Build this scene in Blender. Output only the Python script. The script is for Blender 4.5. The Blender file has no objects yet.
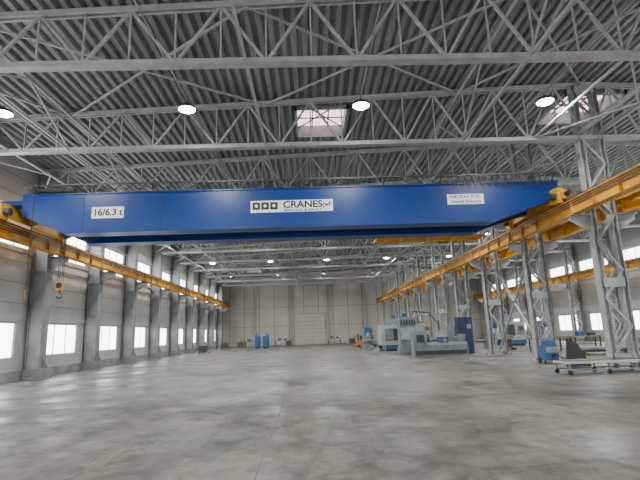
import bpy, math, random
from mathutils import Vector, Matrix
random.seed(7)
D=bpy.data
# ------------------------------------------------------------------ materials
def mat(name,col,rough=0.5,metal=0.0,col2=None,scale=3.0,emit=0.0,ecol=None,bump=0.0,detail=6,spec=0.5):
    m=D.materials.new(name); m.use_nodes=True
    nt=m.node_tree; b=nt.nodes['Principled BSDF']
    b.inputs['Base Color'].default_value=(*col,1); b.inputs['Roughness'].default_value=rough
    b.inputs['Metallic'].default_value=metal
    b.inputs['Specular IOR Level'].default_value=spec
    tc=nt.nodes.new('ShaderNodeTexCoord')
    n=nt.nodes.new('ShaderNodeTexNoise'); n.inputs['Scale'].default_value=scale; n.inputs['Detail'].default_value=detail
    nt.links.new(tc.outputs['Object'],n.inputs['Vector'])
    if col2 is None: col2=tuple(c*0.8 for c in col)
    r=nt.nodes.new('ShaderNodeValToRGB')
    r.color_ramp.elements[0].position=0.35; r.color_ramp.elements[1].position=0.65
    r.color_ramp.elements[0].color=(*col2,1); r.color_ramp.elements[1].color=(*col,1)
    nt.links.new(n.outputs['Fac'],r.inputs['Fac']); nt.links.new(r.outputs['Color'],b.inputs['Base Color'])
    if emit>0:
        b.inputs['Emission Color'].default_value=(*(ecol or col),1); b.inputs['Emission Strength'].default_value=emit
    if bump>0:
        bp=nt.nodes.new('ShaderNodeBump'); bp.inputs['Strength'].default_value=bump
        nt.links.new(n.outputs['Fac'],bp.inputs['Height']); nt.links.new(bp.outputs['Normal'],b.inputs['Normal'])
    return m
M={}
M['steel']=mat('painted_grey_steel',(0.37,0.375,0.37),0.5,0.0,(0.28,0.285,0.28))
M['truss']=mat('truss_paint',(0.46,0.47,0.465),0.45,0.0,(0.36,0.37,0.365))
M['deck']=mat('roof_deck_galvanised',(0.31,0.32,0.32),0.45,0.3,(0.22,0.23,0.23),0.6)
M['wallL']=mat('sandwich_panel_grey',(0.42,0.42,0.405),0.55,0,(0.33,0.33,0.32),0.5)
M['wallF']=mat('sandwich_panel_cream',(0.50,0.465,0.405),0.6,0,(0.41,0.385,0.34),0.35)
M['gate']=mat('gate_panel_light',(0.48,0.455,0.40),0.5,0,(0.42,0.40,0.355),0.6)
M['seam']=mat('seam_dark',(0.13,0.13,0.125),0.7)
M['conc']=mat('plinth_concrete',(0.25,0.25,0.24),0.8,0,(0.16,0.16,0.16),1.2,bump=0.2)
M['colL']=mat('column_grey_dark',(0.25,0.26,0.26),0.6,0,(0.17,0.18,0.18),1.5)
M['blue']=mat('crane_blue',(0.003,0.036,0.20),0.35,0.0,(0.003,0.030,0.17),0.7)
M['yellow']=mat('crane_yellow',(0.68,0.33,0.02),0.45,0.0,(0.50,0.23,0.015),1.2)
M['black']=mat('black_rubber',(0.02,0.02,0.022),0.6)
M['white']=mat('white_plate',(0.85,0.86,0.87),0.4,0,(0.8,0.81,0.82))
M['dark']=mat('dark_steel',(0.06,0.065,0.07),0.5,0.3)
M['mblue']=mat('machine_blue',(0.03,0.10,0.26),0.45)
M['navy']=mat('cabinet_navy',(0.02,0.04,0.10),0.5)
M['mgrey']=mat('machine_grey',(0.22,0.26,0.28),0.45,0,(0.15,0.18,0.195))
M['mlight']=mat('machine_light_grey',(0.42,0.44,0.44),0.45,0,(0.32,0.34,0.34))
M['orange']=mat('ladder_orange',(0.6,0.2,0.03),0.5)
M['red']=mat('machine_red',(0.35,0.07,0.03),0.5)
M['wood']=mat('pallet_wood',(0.36,0.24,0.14),0.8,0,(0.22,0.15,0.08),6)
M['pane']=mat('daylight_pane',(0.9,0.95,1.0),0.3,0,(0.85,0.92,1.0),1.5,emit=9.0,ecol=(0.92,0.97,1.0))
M['sky']=mat('skylight_pane',(0.9,0.8,0.78),0.3,0,(0.6,0.5,0.5),1.2,emit=2.4,ecol=(1.0,0.86,0.84))
M['lampglow']=mat('lamp_lens',(1,1,1),0.3,emit=140,ecol=(0.9,1.0,0.97))
M['frame']=mat('window_frame_white',(0.6,0.62,0.63),0.4)
M['chrome']=mat('machined_steel',(0.5,0.5,0.5),0.3,0.9)

def floor_mat():
    m=D.materials.new('power_floated_concrete'); m.use_nodes=True
    nt=m.node_tree; L=nt.links.new; N=nt.nodes.new; b=nt.nodes['Principled BSDF']
    tc=N('ShaderNodeTexCoord')
    def mapped(sc,rot=0.0,loc=(0,0,0)):
        q=N('ShaderNodeMapping'); q.inputs['Scale'].default_value=sc; q.inputs['Rotation'].default_value=(0,0,rot); q.inputs['Location'].default_value=loc
        L(tc.outputs['Object'],q.inputs['Vector']); return q.outputs['Vector']
    def noise(s,d=8,rg=0.6,dist=0.0,vec=None):
        n=N('ShaderNodeTexNoise'); n.inputs['Scale'].default_value=s; n.inputs['Detail'].default_value=d
        n.inputs['Roughness'].default_value=rg; n.inputs['Distortion'].default_value=dist
        L(vec or tc.outputs['Object'],n.inputs['Vector']); return n
    def ramp(src,p0,c0,p1,c1):
        r=N('ShaderNodeValToRGB'); r.color_ramp.elements[0].position=p0; r.color_ramp.elements[1].position=p1
        r.color_ramp.elements[0].color=(*c0,1); r.color_ramp.elements[1].color=(*c1,1)
        L(src,r.inputs['Fac']); return r
    def mul(a,bb,f=1.0):
        x=N('ShaderNodeMix'); x.data_type='RGBA'; x.blend_type='MULTIPLY'; x.inputs[0].default_value=f
        L(a,x.inputs[6]); L(bb,x.inputs[7]); return x.outputs[2]
    a=ramp(noise(0.30,10,0.65,0.6).outputs['Fac'],0.40,(0.105,0.095,0.083),0.60,(0.205,0.190,0.168))
    c=ramp(noise(2.2,10,0.72).outputs['Fac'],0.38,(0.55,0.54,0.53),0.60,(1,1,1))
    st=ramp(noise(0.8,8,0.75,1.8,mapped((1,.7,1),.4,(3,5,0))).outputs['Fac'],0.37,(0.36,0.33,0.30),0.48,(1,1,1))
    sp=ramp(noise(11,5,0.75).outputs['Fac'],0.34,(0.45,0.43,0.41),0.45,(1,1,1))
    sc=ramp(noise(1.0,8,0.7,0.4,mapped((1.6,.12,1),.12)).outputs['Fac'],0.40,(0.66,0.65,0.64),0.54,(1,1,1))
    col=mul(mul(a.outputs['Color'],c.outputs['Color']),st.outputs['Color'],0.9)
    col=mul(mul(col,sp.outputs['Color'],0.7),sc.outputs['Color'],0.85)
    # tyre marks: pairs of large faint arcs, broken up by noise
    brk=noise(1.4,6,0.7)
    for cx,cy,R in((-34,14,33.2),(-34,14,34.7),(22,-4,19.0),(22,-4,20.4),(-3,44,31.0),(-3,44,32.3)):
        d=N('ShaderNodeVectorMath'); d.operation='DISTANCE'; L(tc.outputs['Object'],d.inputs[0]); d.inputs[1].default_value=(cx,cy,0)
        s1=N('ShaderNodeMath'); s1.operation='SUBTRACT'; L(d.outputs['Value'],s1.inputs[0]); s1.inputs[1].default_value=R
        s2=N('ShaderNodeMath'); s2.operation='ABSOLUTE'; L(s1.outputs[0],s2.inputs[0])
        s3=N('ShaderNodeMath'); s3.operation='MULTIPLY_ADD'; L(brk.outputs['Fac'],s3.inputs[0]); s3.inputs[1].default_value=.45; L(s2.outputs[0],s3.inputs[2])
        t=ramp(s3.outputs[0],0.22,(0.58,0.57,0.56),0.34,(1,1,1)); col=mul(col,t.outputs['Color'],0.8)
    v=N('ShaderNodeTexVoronoi'); v.feature='DISTANCE_TO_EDGE'; v.inputs['Scale'].default_value=0.16
    mp=N('ShaderNodeMix'); mp.data_type='RGBA'; mp.blend_type='MIX'; mp.inputs[0].default_value=0.35
    nn=noise(0.8,5); L(tc.outputs['Object'],mp.inputs[6]); L(nn.outputs['Color'],mp.inputs[7]); L(mp.outputs[2],v.inputs['Vector'])
    cr=ramp(v.outputs['Distance'],0.0,(0.4,0.39,0.37),0.005,(1,1,1))
    col=mul(col,cr.outputs['Color'],0.8)
    L(col,b.inputs['Base Color'])
    rr=N('ShaderNodeMapRange'); rr.inputs[1].default_value=.35; rr.inputs[2].default_value=.65; rr.inputs[3].default_value=0.28; rr.inputs[4].default_value=0.7
    L(noise(0.5,8).outputs['Fac'],rr.inputs[0]); L(rr.outputs[0],b.inputs['Roughness'])
    bp=N('ShaderNodeBump'); bp.inputs['Strength'].default_value=0.15; L(noise(6,8).outputs['Fac'],bp.inputs['Height']); L(bp.outputs['Normal'],b.inputs['Normal'])
    return m
M['floor']=floor_mat()

# ------------------------------------------------------------------ mesh builder
class B:
    def __init__(s): s.v=[]; s.f=[]; s.mi=[]; s.ms=[]
    def m(s,k):
        if k not in s.ms: s.ms.append(k)
        return s.ms.index(k)
    def add(s,vs,fs,k):
        o=len(s.v); s.v+= [tuple(x) for x in vs]; i=s.m(k)
        for f in fs: s.f.append(tuple(o+q for q in f)); s.mi.append(i)
    def box(s,x0,x1,y0,y1,z0,z1,k):
        vs=[(x0,y0,z0),(x1,y0,z0),(x1,y1,z0),(x0,y1,z0),(x0,y0,z1),(x1,y0,z1),(x1,y1,z1),(x0,y1,z1)]
        s.add(vs,[(0,3,2,1),(4,5,6,7),(0,1,5,4),(1,2,6,5),(2,3,7,6),(3,0,4,7)],k)
    def beam(s,p,q,w,h,k):
        p=Vector(p);q=Vector(q);d=(q-p).normalized()
        up=Vector((0,0,1)) if abs(d.z)<0.95 else Vector((0,1,0))
        a=d.cross(up).normalized()*w/2; b=a.cross(d).normalized()*h/2
        vs=[p-a-b,p+a-b,p+a+b,p-a+b,q-a-b,q+a-b,q+a+b,q-a+b]
        s.add(vs,[(0,3,2,1),(4,5,6,7),(0,1,5,4),(1,2,6,5),(2,3,7,6),(3,0,4,7)],k)
    def cyl(s,p,q,r,k,n=12,r2=None):
        p=Vector(p);q=Vector(q);d=(q-p).normalized(); r2=r if r2 is None else r2
        up=Vector((0,0,1)) if abs(d.z)<0.95 else Vector((0,1,0))
        a=d.cross(up).normalized(); b=a.cross(d).normalized(); vs=[]
        for c,rr in((p,r),(q,r2)):
            for i in range(n):
                t=2*math.pi*i/n; vs.append(c+(a*math.cos(t)+b*math.sin(t))*rr)
        fs=[(i,(i+1)%n,n+(i+1)%n,n+i) for i in range(n)]+[tuple(range(n))[::-1],tuple(range(n,2*n))]
        s.add(vs,fs,k)
    def tube(s,pts,r,k,n=6):
        for a,b in zip(pts[:-1],pts[1:]): s.cyl(a,b,r,k,n)
    def prism(s,poly,y0,y1,k):  # poly in xz
        n=len(poly); vs=[(x,y0,z) for x,z in poly]+[(x,y1,z) for x,z in poly]
        s.add(vs,[tuple(range(n)),tuple(range(n,2*n))[::-1]]+[(i,n+i,n+(i+1)%n,(i+1)%n) for i in range(n)],k)
    def prismx(s,poly,x0,x1,k):  # poly in yz
        n=len(poly); vs=[(x0,y,z) for y,z in poly]+[(x1,y,z) for y,z in poly]
        s.add(vs,[tuple(range(n))[::-1],tuple(range(n,2*n))]+[(i,(i+1)%n,n+(i+1)%n,n+i) for i in range(n)],k)
    def hbeam(s,p,q,w,h,k,t=0.03):
        p=Vector(p);q=Vector(q);d=(q-p).normalized()
        up=Vector((0,0,1)) if abs(d.z)<0.95 else Vector((0,1,0))
        a=d.cross(up).normalized(); b=a.cross(d).normalized()
        for o in(-1,1): s.beam(p+b*o*(h/2-t/2),q+b*o*(h/2-t/2),w,t,k)
        s.beam(p,q,t,h-2*t,k)
    def mesh(s,name):
        me=D.meshes.new(name); me.from_pydata(s.v,[],s.f); me.update()
        for k in s.ms: me.materials.append(M[k])
        me.polygons.foreach_set('material_index',s.mi)
        import bmesh
        bm=bmesh.new(); bm.from_mesh(me); bmesh.ops.recalc_face_normals(bm,faces=bm.faces); bm.to_mesh(me); bm.free()
        return me
    def obj(s,name,parent=None,bevel=0,loc=(0,0,0)):
        o=D.objects.new(name,s.mesh(name)); bpy.context.collection.objects.link(o); o.location=loc
        if parent: o.parent=parent
        if bevel:
            mo=o.modifiers.new('bevel','BEVEL'); mo.width=bevel; mo.segments=2; mo.limit_method='ANGLE'
        return o
def inst(o,loc,name=None,rz=0):
    c=D.objects.new(name or o.name.split('.')[0],o.data); bpy.context.collection.objects.link(c); c.location=loc; c.rotation_euler=(0,0,rz); return c
def empty(name,loc=(0,0,0)):
    e=D.objects.new(name,None); bpy.context.collection.objects.link(e); e.location=loc; e.empty_display_size=0.3; return e

# ------------------------------------------------------------------ dimensions
XL,XR=-14.15,28.4; Y0,Y1=-18.0,76.0
ZB=9.4
XRI=12.0
def zt(x):
    return 10.75+(x-XL)*(1.1/(XRI-XL)) if x<=XRI else 11.85-(x-XRI)*0.045
YS=[-18+6*k for k in range(0,16)]
# floor
b=B(); b.box(XL-0.2,XR+0.2,Y0-0.2,Y1+0.2,-0.2,0,'floor'); b.obj('floor')
b=B()
for y in range(-12,76,12): b.box(XL+0.3,XR-0.3,y+1.0,y+1.02,0.0,0.002,'seam')
for x in (-7.5,-0.75,6.2,18.5): b.box(x,x+0.02,Y0+0.2,Y1-0.3,0.0,0.002,'seam')
b.box(-13.4,-6.5,9.6,9.66,0,.002,'seam'); b.box(-13.4,-6.0,11.0,11.06,0,.002,'seam')
b.obj('floor_joints')
# roof deck
b=B(); P=0.36; x=XL; pts=[]
while x<XR:
    for dx,dz in((0,0.22),(0.10,0.22),(0.16,0.08),(0.30,0.08)):
        if x+dx<=XR: pts.append((x+dx,zt(x+dx)+dz))
    x+=P
n=len(pts)
holes=[]
for yc in (20.2,44,68):
    for xc in (-8.0 if yc>21 else None,0.8,12.9,21):
        if xc is None: continue
        holes.append((xc-1.15,xc+1.15 if xc<10 else xc+1.5,yc-1.5,yc+1.4))
ysplit=sorted(set([Y0,Y1]+[h[2] for h in holes]+[h[3] for h in holes]))
for ya,yb in zip(ysplit[:-1],ysplit[1:]):
    vs=[(x,ya,z) for x,z in pts]+[(x,yb,z) for x,z in pts]; fs=[]
    for i in range(n-1):
        xm=(pts[i][0]+pts[i+1][0])/2; ym=(ya+yb)/2
        if any(h[0]<xm<h[1] and h[2]<ym<h[3] for h in holes): continue
        fs.append((i,i+1,n+i+1,n+i))
    b.add(vs,fs,'deck')
b.obj('ceiling')
for i,h in enumerate(holes):
    b=B(); z=max(zt(h[0]),zt(h[1]))+0.5
    b.box(h[0]-.1,h[1]+.1,h[2]-.1,h[3]+.1,z,z+0.03,'sky')
    for xx in(h[0],h[1]): b.box(xx-.06,xx+.06,h[2]-.06,h[3]+.06,z-0.6,z,'steel')
    for yy in(h[2],h[3]): b.box(h[0]-.06,h[1]+.06,yy-.06,yy+.06,z-0.6,z,'steel')
    for t in(0.33,0.66):
        b.beam((h[0]+(h[1]-h[0])*t,h[2],z-.05),(h[0]+(h[1]-h[0])*t,h[3],z-.05),.05,.05,'dark')
        b.beam((h[0],h[2]+(h[3]-h[2])*t,z-.05),(h[1],h[2]+(h[3]-h[2])*t,z-.05),.05,.05,'dark')
    b.beam((h[0],h[2],z-.12),(h[1],h[3],z-.12),.05,.05,'red'); b.beam((h[0],h[3],z-.12),(h[1],h[2],z-.12),.05,.05,'red')
    b.obj('skylight_%d'%(i+1))
# trusses
def truss():
    b=B()
    def span(xa,xb,nn):
        for o in(-0.09,0.09):
            b.beam((xa,o,ZB),(xb,o,ZB),0.07,0.17,'truss')
            b.beam((xa,o,zt(xa)),(xb,o,zt(xb)),0.07,0.16,'truss')
        b.beam((xa,0,ZB-0.08),(xb,0,ZB-0.08),0.3,0.02,'truss')
        st=(xb-xa)/nn
        for i in range(nn):
            x0=xa+i*st; x1=x0+st; xm=(x0+x1)/2
            b.beam((x0,0,ZB),(xm,0,zt(xm)),0.08,0.08,'truss'); b.beam((xm,0,zt(xm)),(x1,0,ZB),0.08,0.08,'truss')
            b.beam((xm,0,ZB),(xm,0,zt(xm)),0.05,0.05,'truss')
            if i: b.beam((x0,0,ZB),(x0,0,zt(x0)),0.05,0.05,'truss')
    span(XL+0.1,XRI,10); span(XRI,XR-0.1,7)
    return b
t0=truss().obj('roof_truss',loc=(0,-12,0))
for y in YS[2:]: inst(t0,(0,y,0))
b=B()
for x in(-9.6,-1.6,6.6,17.2,22.7):
    for k,y in enumerate(YS[1:-1]):
        ya,yb=y,y+6
        b.beam((x,ya,ZB+.02),(x,yb,ZB+.02),.08,.08,'truss')
        if x in(-9.6,6.6,22.7) :
            ym=(ya+yb)/2
            b.beam((x,ya,ZB),(x,ym,zt(x)-.1),.06,.06,'truss'); b.beam((x,ym,zt(x)-.1),(x,yb,ZB),.06,.06,'truss')
            b.beam((x,ya,zt(x)-.1),(x,yb,zt(x)-.1),.08,.08,'truss')
b.obj('roof_longitudinal_bracing')
b=B()
for y in (12,36,60):
    for xa,xb in((-9.6,-1.6),(-1.6,6.6),(-14.0,-9.6),(6.6,12)):
        b.beam((xa,y,zt(xa)-.05),(xb,y+6,zt(xb)-.05),.07,.07,'truss'); b.beam((xb,y,zt(xb)-.05),(xa,y+6,zt(xa)-.05),.07,.07,'truss')
for xa,xb in((-14.0,-12.0),(9.6,12.0)):
    for y in YS[1:-1]:
        b.beam((xa,y,ZB+.05),(xb,y+3,ZB+.05),.06,.06,'truss'); b.beam((xb,y+3,ZB+.05),(xa,y+6,ZB+.05),.06,.06,'truss')
for x in(-12.0,9.6):
    b.beam((x,-12,ZB+.05),(x,72,ZB+.05),.08,.08,'truss')
b.obj('roof_diagonal_bracing')
LX=(-10.7,-4.2,2.1,8.9,16,23.5)
for x in LX:
    b=B(); b.cyl((x,-12,10.16),(x,74,10.16),.03,'steel',6); b.obj('lighting_conduit')

# ------------------------------------------------------------------ long walls
wn=[0]
def longwall(name,x0,x1,inner,lo=(1.05,2.75),hi=(6.35,8.15)):
    sgn=1 if inner>(x0+x1)/2 else -1
    b=B(); ztop=zt(inner)+0.25
    b.box(x0,x1,Y0,Y1,0,lo[0],'wallL'); b.box(x0,x1,Y0,Y1,lo[1],hi[0],'wallL'); b.box(x0,x1,Y0,Y1,hi[1],ztop,'wallL')
    prevl=prevh=Y0
    for i in range(15):
        y=Y0+6*i
        la,lb=y+1.25,y+4.95
        b.box(x0,x1,prevl,la,lo[0],lo[1],'wallL'); prevl=lb
        b.box(x0,x1,prevh,y+0.5,hi[0],hi[1],'wallL'); prevh=y+5.5
        for (a,c,z0,z1,nm) in((la,lb,lo[0],lo[1],3),(y+0.5,y+5.5,hi[0],hi[1],4)):
            w=B(); xm=inner-sgn*.10
            w.box(xm-.02,xm+.02,a,c,z0,z1,'pane')
            w.box(xm-.06,xm+.06,a,c,z0,z0+.07,'frame'); w.box(xm-.06,xm+.06,a,c,z1-.07,z1,'frame')
            for j in range(nm+1):
                yy=a+(c-a)*j/nm; yy=min(max(yy,a+.035),c-.035)
                w.box(xm-.06,xm+.06,yy-.035,yy+.035,z0,z1,'frame')
            wn[0]+=1; w.obj('window_%d'%wn[0])
    b.box(x0,x1,prevl,Y1,lo[0],lo[1],'wallL'); b.box(x0,x1,prevh,Y1,hi[0],hi[1],'wallL')
    e=inner+sgn*0.004
    for z in(3.65,4.65,5.65,8.9,9.8):
        b.box(min(inner,e),max(inner,e),Y0,Y1,z,z+.025,'seam')
    b.obj(name)
    p=B(); e=inner+sgn*0.1
    p.box(min(inner,e),max(inner,e),Y0,Y1,0,0.45,'conc'); p.obj('baseboard_'+name.split('_')[1])
    g=B()
    for z in(2.9,6.2,8.3):
        g.box(min(inner,inner+sgn*.1),max(inner,inner+sgn*.1),Y0,Y1,z-.07,z+.07,'steel')
    g.obj('trim_%d'%(1 if sgn>0 else 2))
longwall('wall_left',XL-.25,XL,XL)
longwall('wall_right',XR,XR+.25,XR)
# far wall
b=B()
poly=[(XL-.25,0),(XR+.25,0),(XR+.25,zt(XR)+.3),(XRI,zt(XRI)+.3),(XL-.25,zt(XL)+.3)]
b.prism(poly,Y1,Y1+.25,'wallF')
x=XL+1.2
while x<XR:
    b.box(x,x+.07,Y1-.012,Y1,0,9.6,'seam'); x+=1.2*2
for z in(3.0,6.0): b.box(XL,XR,Y1-.01,Y1,z,z+.04,'seam')
b.obj('wall_far')
b=B()
for x in(-9.0,-3.0,3.0,9.0,18,23): b.hbeam((x,Y1-.25,0),(x,Y1-.25,ZB),.25,.3,'steel')
b.obj('gable_post')
b=B()  # sectional gate
b.box(-2.4,2.4,Y1-.10,Y1-.02,0,4.8,'gate')
for z in(0.6,1.2,1.8,2.4,3.0,3.6,4.2): b.box(-2.4,2.4,Y1-.11,Y1-.10,z,z+.03,'seam')
for xx in(-2.5,2.4): b.box(xx,xx+.1,Y1-.14,Y1-.02,0,4.9,'steel')
b.box(-2.5,2.5,Y1-.14,Y1-.02,4.8,4.95,'steel')
b.obj('door_1')
b=B(); b.prism([(x,z) for x,z in poly],Y0-.25,Y0,'wallF'); b.obj('wall_back')
for i,x in enumerate((-10,-3,4,18)):  # unseen glowing windows behind the camera, added to light the front floor
    w=B(); w.box(x,x+4.5,Y0+.0,Y0+.05,0.4,5.0,'pane')
    for j in range(5): w.box(x+4.5*j/4-.04,x+4.5*j/4+.04,Y0,Y0+.1,.4,5,'frame')
    for z in(.4,2.7,5): w.box(x,x+4.5,Y0,Y0+.1,z-.04,z+.04,'frame')
    wn[0]+=1; w.obj('window_%d'%wn[0])

# ------------------------------------------------------------------ columns
def lattice(xa,xb,ztop,k,leg=0.2,step=1.1,dy=0.34):
    b=B()
    for x in(xa,xb):
        b.box(x-leg/2,x+leg/2,-.015,.015,0.03,ztop,k)
        for s in(-1,1): b.box(x+s*leg/2-.015,x+s*leg/2+.015,-dy/2,dy/2,.03,ztop,k)
    z=.5; f=0
    while z+step<ztop-.2:
        for yy in(-dy/2+.02,dy/2-.02):
            a,c=(xa,xb) if f%2==0 else (xb,xa)
            b.beam((a,yy,z),(c,yy,z+step),.05,.09,k)
        f+=1; z+=step
    for z in(.4,3.3,ztop-.15):
        for yy in(-dy/2,dy/2): b.box(xa,xb,yy-.012,yy+.012,z-.18,z+.18,k)
    b.box(xa-.3,xb+.3,-.35,.35,0,.04,k)
    for x in(xa-.22,xb+.22):
        for yy in(-.28,.28): b.cyl((x,yy,.04),(x,yy,.1),.03,'dark',6)
    return b
RZ=6.72; BH=0.62
def bracket(b,x0,x1,k):
    b.prism([(x0,RZ-BH-.02),(x1,RZ-BH-.02),(x1,RZ-BH-.25),(x0,RZ-BH-.75)],-.02,.02,k)
    b.box(min(x0,x1),max(x0,x1),-.18,.18,RZ-BH-.05,RZ-BH-.015,k)
c=lattice(11.55,12.4,zt(12)-.12,'steel')
bracket(c,11.45,10.65,'steel'); bracket(c,12.5,13.35,'steel')
c0=c.obj('lattice_column',loc=(0,-12,0))
for y in YS[2:]: inst(c0,(0,y,0))
c=B()
for x in(-14.02,-13.36): c.box(x-.02,x+.02,-.30,.30,.04,ZB+1.2,'colL')
for yy in(-.2,.2): c.box(-14.02,-13.36,yy-.012,yy+.012,.04,ZB+1.2,'colL')
c.box(-14.1,-13.05,-.45,.45,0,.04,'colL'); c.box(-14.1,-13.12,-.38,.38,.04,.5,'conc')
c.prism([(-13.34,.5),(-13.05,.5),(-13.34,1.1)],-.015,.015,'colL')
for z in(1.5,3.4,5.3): c.box(-14.02,-13.34,-.31,.31,z,z+.03,'colL')
bracket(c,-13.34,-12.4,'colL')
c0=c.obj('wall_column',loc=(0,-12,0))
for y in YS[2:]: inst(c0,(0,y,0))
c=lattice(27.3,28.1,ZB+.6,'steel',leg=.25,dy=.4)
bracket(c,27.15,26.3,'steel')
c0=c.obj('side_column',loc=(0,-12,0))
for y in YS[2:]: inst(c0,(0,y,0))
b=B()
for x in(11.55,12.4): b.beam((x,-12,ZB+.2),(x,72,ZB+.2),.1,.14,'truss')
for k,y in enumerate(YS[1:-1]):
    if k in(6,10):
        b.beam((12,y,.2),(12,y+6,6),.1,.1,'steel'); b.beam((12,y,6),(12,y+6,.2),.1,.1,'steel')
b.obj('column_bracing')
def runway(x,xx,rail_side):
    b=B(); z=RZ
    b.hbeam((x,-12.5,z-BH/2),(x,74.5,z-BH/2),.34,BH,'yellow',.03)
    y=-12
    while y<74:
        b.box(x-.15,x+.15,y-.01,y+.01,z-BH+.03,z-.03,'yellow'); y+=1.5
    b.box(x-.04,x+.04,-12.5,74.5,z,z+.12,'dark')
    b.box(x-.07,x+.07,-12.5,74.5,z,z+.02,'dark')
    b.beam((xx,-12,RZ-.05),(xx,74,RZ-.05),.10,.12,'yellow')
    y=-12
    while y<73: b.beam((x,y,RZ-.04),(xx,y+1,RZ-.04),.05,.05,'yellow'); y+=1
    for dz in(.15,.25,.35): b.beam((x+rail_side*.3,-12,RZ-dz),(x+rail_side*.3,74,RZ-dz),.02,.03,'dark')
    return b.obj('crane_runway_beam')
RL,RR=-12.75,10.9
runway(RL,-13.22,1); runway(RR,11.3,-1); runway(13.05,12.65,1); runway(26.6,26.98,-1)

# ------------------------------------------------------------------ overhead crane
YC=19.3
cr=empty('overhead_crane',(0,0,0))
ZT,ZBt=7.96,6.24
def girder(nm,y0,y1):
    b=B()
    poly=[(-12.1,7.05),(-10.3,ZBt),(8.1,ZBt),(11.1,7.2),(11.1,ZT-.03),(-12.1,ZT-.03)]
    b.prism(poly,y0,y1,'blue')
    b.box(-12.15,11.15,y0-.06,y1+.06,ZT-.03,ZT+.02,'blue')
    b.box(-10.3,8.1,y0-.06,y1+.06,ZBt-.03,ZBt+.0,'blue')
    for x in (-9.5,-6.2,-2.9,.9+.6,4.8,7.8): b.box(x-.01,x+.01,y0-.012,y1+.012,ZBt,ZT-.03,'navy')
    b.box(-12.1,10.9,(y0+y1)/2-.04,(y0+y1)/2+.04,ZT+.02,ZT+.12,'dark')
    b.box(-12.95,-12.1,y0,y1,RZ+.8,ZT-.25,'blue')
    return b.obj(nm,cr)
girder('girder_front',YC,YC+.65); girder('girder_rear',YC+2.2,YC+2.85)
for nm,x,s in(('end_truck_left',RL,1),('end_truck_right',RR,-1)):
    b=B(); ya,yb=YC-.9,YC+4.6
    b.prismx([(ya,RZ+.2),(ya,RZ+.5),(ya+.5,RZ+.8),(yb-.5,RZ+.8),(yb,RZ+.5),(yb,RZ+.2)],x-.19,x+.19,'yellow')
    for y in(ya+.35,yb-.35):
        b.cyl((x-.1,y,RZ+.37),(x+.1,y,RZ+.37),.25,'dark',20)
        b.cyl((x+s*.2,y,RZ+.37),(x+s*.55,y,RZ+.37),.16,'dark',14)
        b.box(x+s*.2-.1,x+s*.2+.1,y-.25,y+.25,RZ+.05,RZ+.7,'yellow')
    for y,d in((ya,-1),(yb,1)): b.cyl((x,y,RZ+.4),(x,y+d*.2,RZ+.4),.1,'black',12)
    b.obj(nm,cr)
b=B()
yp=YC+2.85
zp=6.22
b.box(3.4,8.7,yp+.05,yp+.95,zp,zp+.05,'yellow')
for x in(3.4,4.7,6.0,7.3,8.65):
    b.box(x-.04,x+.04,yp-.0,yp+.95,zp-.12,zp,'yellow'); b.beam((x,yp+.92,zp),(x,yp+.92,zp+1),.05,.05,'yellow')
for z in(.5,1.0): b.beam((3.4,yp+.92,zp+z),(8.7,yp+.92,zp+z),.05,.05,'yellow')
b.box(3.4,8.7,yp+.9,yp+.95,zp-.1,zp+.1,'yellow')
b.obj('maintenance_platform',cr)
b=B()
for x in [-11.7+1.5*i for i in range(15)]:
    b.beam((x,yp-.03,ZT),(x,yp-.03,ZT+.9),.035,.035,'dark')
for z in(.5,.9): b.beam((-11.7,yp-.03,ZT+z),(9.3,yp-.03,ZT+z),.03,.03,'dark')
b.obj('handrail',cr)
b=B()
b.beam((-12.0,YC-.2,ZT+.34),(11,YC-.2,ZT+.34),.05,.06,'dark')
for i in range(10):
    x=-11.6+2.5*i; b.beam((x,YC+.1,ZT),(x,YC-.2,ZT+.34),.04,.04,'dark')
x=-11.8
while x<10.6:
    w=.55 if x<6 else .30
    pts=[(x+w*t/6,YC-.2,ZT+.30-(0.22 if x<6 else .55)*math.sin(math.pi*t/6)) for t in range(7)]
    b.tube(pts,.018,'black',5); b.box(x-.03,x+.03,YC-.23,YC-.17,ZT+.26,ZT+.36,'dark'); x+=w
b.obj('festoon_cable',cr)
b=B(); tx=-11.0
b.box(tx-.9,tx+.9,YC+.2,YC+.45,ZT+.15,ZT+.35,'dark'); b.box(tx-.9,tx+.9,YC+2.4,YC+2.65,ZT+.15,ZT+.35,'dark')
for x in(tx-.8,tx+.7): b.box(x,x+.12,YC+.3,YC+2.55,ZT+.15,ZT+.35,'dark')
b.cyl((tx,YC+.7,ZT+.35),(tx,YC+2.1,ZT+.35),.2,'dark',18)
b.cyl((tx-.5,YC+1.6,ZT+.35),(tx-.5,YC+2.3,ZT+.35),.15,'mblue',14)
for x in(tx-.7,tx+.7):
    for y in(YC+.32,YC+2.52): b.cyl((x,y-.06,ZT+.2),(x,y+.06,ZT+.2),.12,'dark',14)
b.obj('trolley',cr)
b=B(); hy=YC+1.4
for dx in(-.12,-.05,.05,.12): b.cyl((tx+dx,hy,4.35),(tx+dx,hy,ZT+.3),.012,'dark',5)
b.box(tx-.15,tx+.15,hy-.1,hy+.1,4.0,4.35,'yellow'); b.cyl((tx,hy-.13,4.2),(tx,hy+.13,4.2),.13,'black',18)
b.cyl((tx,hy,4.0),(tx,hy,3.85),.04,'dark',10)
pts=[(tx+.11*math.sin(t),hy,3.74+.11*math.cos(t)) for t in [math.pi*i/8*1.45 for i in range(9)]]
b.tube(pts,.03,'dark',8)
b.obj('hook_block',cr)
b=B(); px=-11.5
b.tube([(px,YC-.2,ZT+.3),(px,YC-.25,5.0),(px+.03,YC-.25,3.9)],.018,'black',6)
b.box(px-.05,px+.11,YC-.31,YC-.19,3.5,3.9,'dark')
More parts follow.
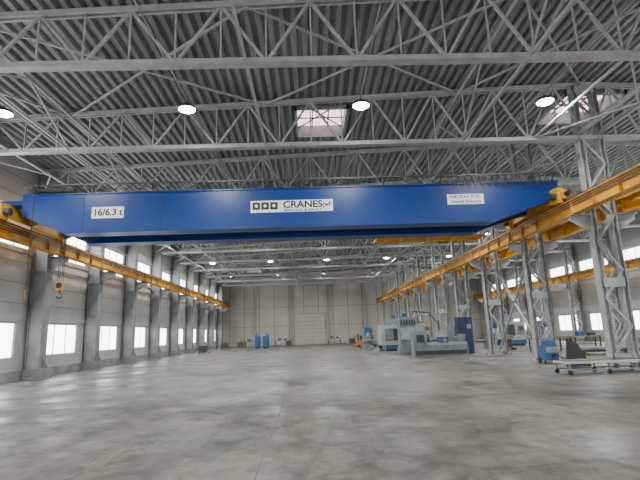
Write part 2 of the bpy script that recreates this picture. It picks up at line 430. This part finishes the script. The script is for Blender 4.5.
for z in(3.57,3.66,3.75,3.83): b.cyl((px+.03,YC-.31,z),(px+.03,YC-.335,z),.025,'yellow',8)
b.obj('pendant_control',cr)
b=B()
for x in(8.6,9.4): b.box(x,x+.6,YC+1.0,YC+1.5,ZT-.6,ZT+.4,'mgrey')
b.obj('control_cabinets',cr)
def text(s,x,z,size,y,k,nm,sx=1.0,off=.018):
    c=D.curves.new(nm,'FONT'); c.body=s; c.size=size; c.align_x='CENTER'; c.align_y='CENTER'; c.extrude=.002; c.offset=size*off
    c.materials.append(M[k]); o=D.objects.new(nm,c); bpy.context.collection.objects.link(o)
    o.location=(x,y,z); o.rotation_euler=(math.pi/2,0,0); o.scale=(sx,1,1); o.parent=cr
def plate(nm,x0,x1,z0,z1):
    b=B(); b.box(x0,x1,YC-.02,YC,z0,z1,'white'); b.obj(nm,cr)
plate('capacity_plate',-9.15,-7.8,6.84,7.34); text('16/6,3 t',-8.47,7.09,.42,YC-.025,'black','capacity_text',.95,.03)
plate('maker_plate',-2.4,1.15,6.90,7.42); text('CRANES',-.15,7.21,.42,YC-.025,'black','maker_text',1.1,.03)
text('MONTAGE & SERVICE',-.15,6.97,.14,YC-.025,'black','maker_subtext',1.2); text('jwf',.88,7.2,.30,YC-.025,'black','maker_mark',.9,.03)
b=B()
for x in(-2.32,-1.94,-1.56): b.box(x,x+.33,YC-.026,YC-.02,7.02,7.35,'black'); b.cyl((x+.165,YC-.03,7.19),(x+.165,YC-.026,7.19),.07,'white',12)
b.obj('maker_logo',cr)
plate('notice_plate',6.15,7.75,7.03,7.48)
text('NIE STAC POD',6.95,7.36,.17,YC-.025,'black','notice_text_1',1.2,.03); text('Uwaga! Suwnica',6.95,7.15,.17,YC-.025,'black','notice_text_2',1.2,.03)

# ------------------------------------------------------------------ lamps
b=B()
b.cyl((0,0,0),(0,0,.10),.30,'dark',24); b.cyl((0,0,.10),(0,0,.22),.17,'dark',16,.08); b.cyl((0,0,-.05),(0,0,0),.22,'lampglow',24,.29)
b.cyl((0,0,.22),(0,0,.325),.02,'dark',6)
lm=b.mesh('high_bay_lamp')
ld=D.lights.new('lamp_light','AREA'); ld.shape='DISK'; ld.size=.42; ld.energy=340; ld.color=(1.0,1.0,.94); ld.spread=math.radians(165)
for y in(-8.5,3.5,15.5,27.5,39.5,51.5,63.5):
    for x in LX:
        o=D.objects.new('high_bay_lamp',lm); bpy.context.collection.objects.link(o); o.location=(x,y,9.8)
        l=D.objects.new('bulb',ld); bpy.context.collection.objects.link(l); l.parent=o; l.location=(0,0,-.06)

# ------------------------------------------------------------------ machines & clutter
b=B()  # horizontal boring machine
b.box(-2.2,2.2,-.6,.6,0,.5,'mgrey'); b.box(-2.1,-.9,-.5,.5,.5,2.7,'mgrey'); b.box(-.9,-.2,-.4,.4,1.5,2.2,'mlight')
b.cyl((-.2,0,1.85),(.2,0,1.85),.16,'chrome',14); b.box(.2,1.7,-.5,.5,.5,.95,'mgrey'); b.box(.4,1.5,-.6,.6,.95,1.05,'chrome')
b.box(-2.05,-.95,-.55,-.5,1.0,1.9,'mlight'); b.box(1.75,2.15,-.35,.35,.5,1.9,'mgrey'); b.box(.6,1.3,-.4,.4,1.05,1.6,'mlight')
b.cyl((-1.6,0,2.7),(-1.6,0,3.0),.2,'mblue',14); b.box(-.9,-.5,-.75,-.6,.5,1.3,'mgrey'); b.box(-.85,-.55,-.78,-.75,.9,1.25,'dark')
b.cyl((.9,-.5,.7),(.9,-.56,.7),.18,'chrome',14)
for i in range(6): b.box(-2.0+.2*i,-1.9+.2*i,-.57,-.55,2.1,2.5,'dark')
b.tube([(-1.2,-.3,2.7),(-.9,-.3,3.1),(.2,-.3,3.0),(.9,-.2,2.2),(.95,-.2,1.6)],.04,'black',6)
b.obj('boring_machine',bevel=.03,loc=(8.9,36,0))
b=B()  # machining centre with enclosure
b.box(-1.4,1.4,-.9,.9,.15,2.2,'mlight'); b.box(-1.3,1.3,-.8,.8,0,.15,'dark'); b.box(-1.0,.4,-.93,-.9,.9,1.9,'dark'); b.box(-.95,-.33,-.95,-.93,.95,1.85,'mgrey'); b.box(.7,1.2,-1.0,-.9,.9,1.8,'mgrey')
b.box(.76,1.14,-1.02,-1.0,1.35,1.7,'dark'); b.box(-.7,.5,-.4,.7,2.2,2.75,'mgrey'); b.cyl((0,.2,2.75),(0,.2,3.1),.16,'mblue',14); b.box(-1.4,1.4,-.91,.91,.15,.5,'mblue')
mc=b.obj('machining_centre',bevel=.03,loc=(7.6,42,0)); inst(mc,(9.3,47.5,0)); inst(mc,(18.5,44,0))
b=B()
b.box(-1.8,1.8,-.45,.45,0,.7,'mgrey'); b.box(-1.8,-.9,-.5,.5,.7,1.6,'mgrey'); b.box(-.9,1.8,-.3,.3,.7,.85,'chrome'); b.cyl((-.9,0,1.15),(-.7,0,1.15),.28,'dark',18)
b.box(0,.5,-.5,.4,.85,1.2,'mblue'); b.box(1.3,1.7,-.25,.25,.85,1.35,'mgrey'); b.cyl((1.3,0,1.15),(1.0,0,1.15),.08,'chrome',10)
b.box(-1.6,-1.1,-.53,-.5,.9,1.4,'dark'); b.cyl((.25,-.5,1.0),(.25,-.58,1.0),.12,'chrome',14); b.box(-1.7,1.7,-.47,-.45,.1,.35,'dark')
lt=b.obj('lathe',bevel=.02,loc=(7.6,52,0)); inst(lt,(8.6,31.5,0))
b=B()
b.box(-.5,.5,-.4,.4,.1,2.5,'navy'); b.box(-.47,-.02,-.43,-.4,.2,2.4,'navy'); b.box(.02,.47,-.43,-.4,.2,2.4,'navy'); b.box(-.08,-.05,-.46,-.43,1.1,1.4,'chrome'); b.box(-.5,.5,-.4,.4,0,.1,'dark'); b.box(.1,.4,-.44,-.43,1.7,2.0,'mgrey')
b.obj('electrical_cabinet',bevel=.015,loc=(10.9,33.2,0))
b=B()
b.box(-.5,.5,-.6,.6,0,.4,'mgrey'); b.box(-.35,.35,0,.6,.4,2.1,'mgrey'); b.box(-.3,.3,-.6,.0,1.6,2.1,'mblue'); b.cyl((0,-.4,1.6),(0,-.4,1.25),.1,'chrome',12); b.box(-.6,.6,-.65,0,.85,.95,'chrome'); b.box(-.2,.2,-.4,-.05,.4,.85,'mgrey')
mm=b.obj('milling_machine',bevel=.02,loc=(7.2,57,0)); inst(mm,(9.6,59,0)); inst(mm,(15.5,40,0)); inst(mm,(19,38,0)); inst(mm,(5.6,46,0))
# step ladder
b=B()
for x in(-.3,.3):
    b.beam((x,-.5,0),(x*.7,0,2.6),.05,.03,'mlight'); b.beam((x,.5,0),(x*.7,0.05,2.6),.05,.03,'mlight')
for i in range(8):
    t=(i+1)/9; b.beam((-.3*(1-.3*t),-.5*(1-t),2.6*t),(.3*(1-.3*t),-.5*(1-t),2.6*t),.08,.03,'mlight')
b.box(-.25,.25,-.1,.15,2.58,2.62,'orange')
sl=b.obj('step_ladder',loc=(5.9,39.5,0)); inst(sl,(14.2,29,0))
b=B()
b.box(-.7,.7,-.5,.5,0.1,.7,'orange'); b.box(-.3,.5,-.4,.4,.7,1.3,'dark'); b.cyl((-.5,0,.7),(-.5,0,1.5),.1,'dark',10)
for x in(-.5,.5):
    for y in(-.5,.5): b.cyl((x,y-.05,.15),(x,y+.05,.15),.15,'black',12)
cu=b.obj('compressor_unit',bevel=.03,loc=(6.0,54.5,0)); inst(cu,(7.4,62,0))
b=B(); b.cyl((0,0,.25),(0,0,1.6),.42,'mblue',24); b.cyl((0,0,1.6),(0,0,1.85),.42,'mblue',24,.15); b.cyl((0,0,1.85),(0,0,2.0),.06,'dark',10)
b.cyl((0,0,.1),(0,0,.25),.2,'mblue',24,.42)
for a in range(3): b.beam((.35*math.cos(a*2.1),.35*math.sin(a*2.1),0),(.35*math.cos(a*2.1),.35*math.sin(a*2.1),.4),.06,.06,'dark')
tk=b.obj('air_receiver_tank',loc=(-6.7,60,0)); inst(tk,(-5.6,60,0))
b=B()
for i in range(5): b.box(-.6,.6,-.4+.17*i,-.28+.17*i,.12,.145,'wood')
for x in(-.6,-.06,.5): b.box(x,x+.1,-.4,.4,0,.12,'wood')
b.box(-.5,.3,-.35,.35,.145,.8,'dark'); b.box(-.1,.5,-.3,.3,.8,1.1,'wood')
pl=b.obj('loaded_pallet',loc=(-11.6,52,0)); inst(pl,(-11.4,64,0)); inst(pl,(-10.2,70,0)); inst(pl,(6.2,68,0)); inst(pl,(-2.9,66,0)); inst(pl,(15,36,0))
b=B(); b.box(-1,1,-.4,.4,.82,.9,'wood')
for x in(-.95,.87):
    for y in(-.35,.27): b.box(x,x+.08,y,y+.08,0,.82,'dark')
b.box(-.9,.9,-.3,.3,.3,.34,'dark'); b.box(-.6,-.1,-.2,.2,.9,1.2,'mblue'); b.box(.3,.7,-.2,.2,.9,1.1,'dark')
wb=b.obj('workbench',loc=(-8.8,71,0)); inst(wb,(-4.2,70,0)); inst(wb,(16,32,0)); inst(wb,(20,34,0)); inst(wb,(3.6,71,0))
# flat cart foreground right
b=B()
for y in(-.45,.45): b.beam((-1.5,y,.42),(1.5,y,.42),.06,.08,'frame')
for x in(-1.5,-.75,0,.75,1.5): b.beam((x,-.45,.42),(x,.45,.42),.05,.06,'frame')
for y in(-.45,.45): b.beam((-1.4,y,.16),(1.4,y,.16),.04,.05,'mgrey')
for x in(-1.4,0,1.4):
    for y in(-.45,.45):
        b.beam((x,y,.14),(x,y,.42),.05,.05,'mgrey'); b.cyl((x,y-.03,.08),(x,y+.03,.08),.08,'black',14)
b.box(-1.45,1.45,-.4,.4,.46,.48,'dark')
b.beam((1.5,-.45,.42),(1.55,-.45,1.0),.04,.04,'mgrey'); b.beam((1.5,.45,.42),(1.55,.45,1.0),.04,.04,'mgrey'); b.beam((1.55,-.45,1.0),(1.55,.45,1.0),.04,.04,'mgrey')
b.obj('platform_trolley',loc=(10.45,17,0))
b=B()
b.add([(-.5,-.02,.0),(.5,.2,.0),(.1,.25,.75),(-.35,.1,.95)],[(0,1,2,3)],'black')
b.add([(-.5,.06,.0),(.5,.28,.0),(.1,.33,.75),(-.35,.18,.95)],[(0,1,2,3)],'black')
b.add([(-.5,-.02,0),(-.5,.06,0),(-.35,.18,.95),(-.35,.1,.95),(.5,.2,0),(.5,.28,0),(.1,.33,.75),(.1,.25,.75)],[(0,1,2,3),(4,5,6,7),(3,2,6,7)],'black')
b.beam((-.3,.2,.9),(-.1,.9,0),.04,.04,'dark'); b.beam((.1,.3,.7),(.3,.95,0),.04,.04,'dark')
lp=b.obj('leaning_metal_plate',loc=(11.2,19.6,0)); lp.scale=(1.15,1,1.25)
b=B()
b.box(-.3,.3,-.35,.35,.2,.8,'mblue'); b.box(-.28,.28,-.37,-.35,.5,.75,'mgrey'); b.box(-.33,.33,-.38,.38,.16,.2,'dark'); b.box(-.2,.2,-.2,.2,.8,1.05,'mblue')
for x in(-.33,.33): b.cyl((x-.04,.25,.14),(x+.04,.25,.14),.14,'black',16); b.cyl((x-.03,-.28,.08),(x+.03,-.28,.08),.08,'black',12)
for x in(-.25,.25): b.beam((x,.35,.7),(x,.55,1.1),.03,.03,'dark')
b.beam((-.25,.55,1.1),(.25,.55,1.1),.03,.03,'dark'); b.cyl((.05,-.37,.35),(.05,-.39,.35),.1,'black',12)
b.tube([(.1,-.36,.45),(.5,-.5,.2),(.7,-.4,.03),(1.0,-.2,.03),(1.1,.2,.03),(.8,.4,.03)],.025,'black',6)
b.obj('welding_cart',bevel=.02,loc=(11.1,22.0,0))
b=B()
for i in range(6): b.beam((-2,-.5+.2*i,.22),(2.2,-.5+.2*i,.22),.12,.12,'dark')
for i in range(5): b.beam((-1.8,-.4+.2*i,.36),(2,-.4+.2*i,.36),.12,.12,'steel')
for x in(-1.5,1.5): b.box(x-.06,x+.06,-.7,.7,0,.15,'wood')
ss=b.obj('steel_stock_stack',loc=(17,27,0)); inst(ss,(18,52,0)); inst(ss,(21,30,0))

# ------------------------------------------------------------------ world
w=D.worlds.new('World'); bpy.context.scene.world=w; w.use_nodes=True
nt=w.node_tree; bg=nt.nodes['Background']; s=nt.nodes.new('ShaderNodeTexSky'); s.sky_type='HOSEK_WILKIE'; s.turbidity=6
nt.links.new(s.outputs['Color'],bg.inputs['Color']); bg.inputs['Strength'].default_value=1.0
# ------------------------------------------------------------------ camera
cd=D.cameras.new('camera'); cam=D.objects.new('camera',cd); bpy.context.collection.objects.link(cam)
cd.lens=26; cd.sensor_width=36; cd.clip_end=300
R=Matrix.Rotation(-math.radians(1.6),4,'Z')@Matrix.Rotation(math.radians(90+11.35),4,'X')@Matrix.Rotation(-math.radians(2.0),4,'Z')
cam.matrix_world=Matrix.Translation((0,0,1.75))@R
bpy.context.scene.camera=cam
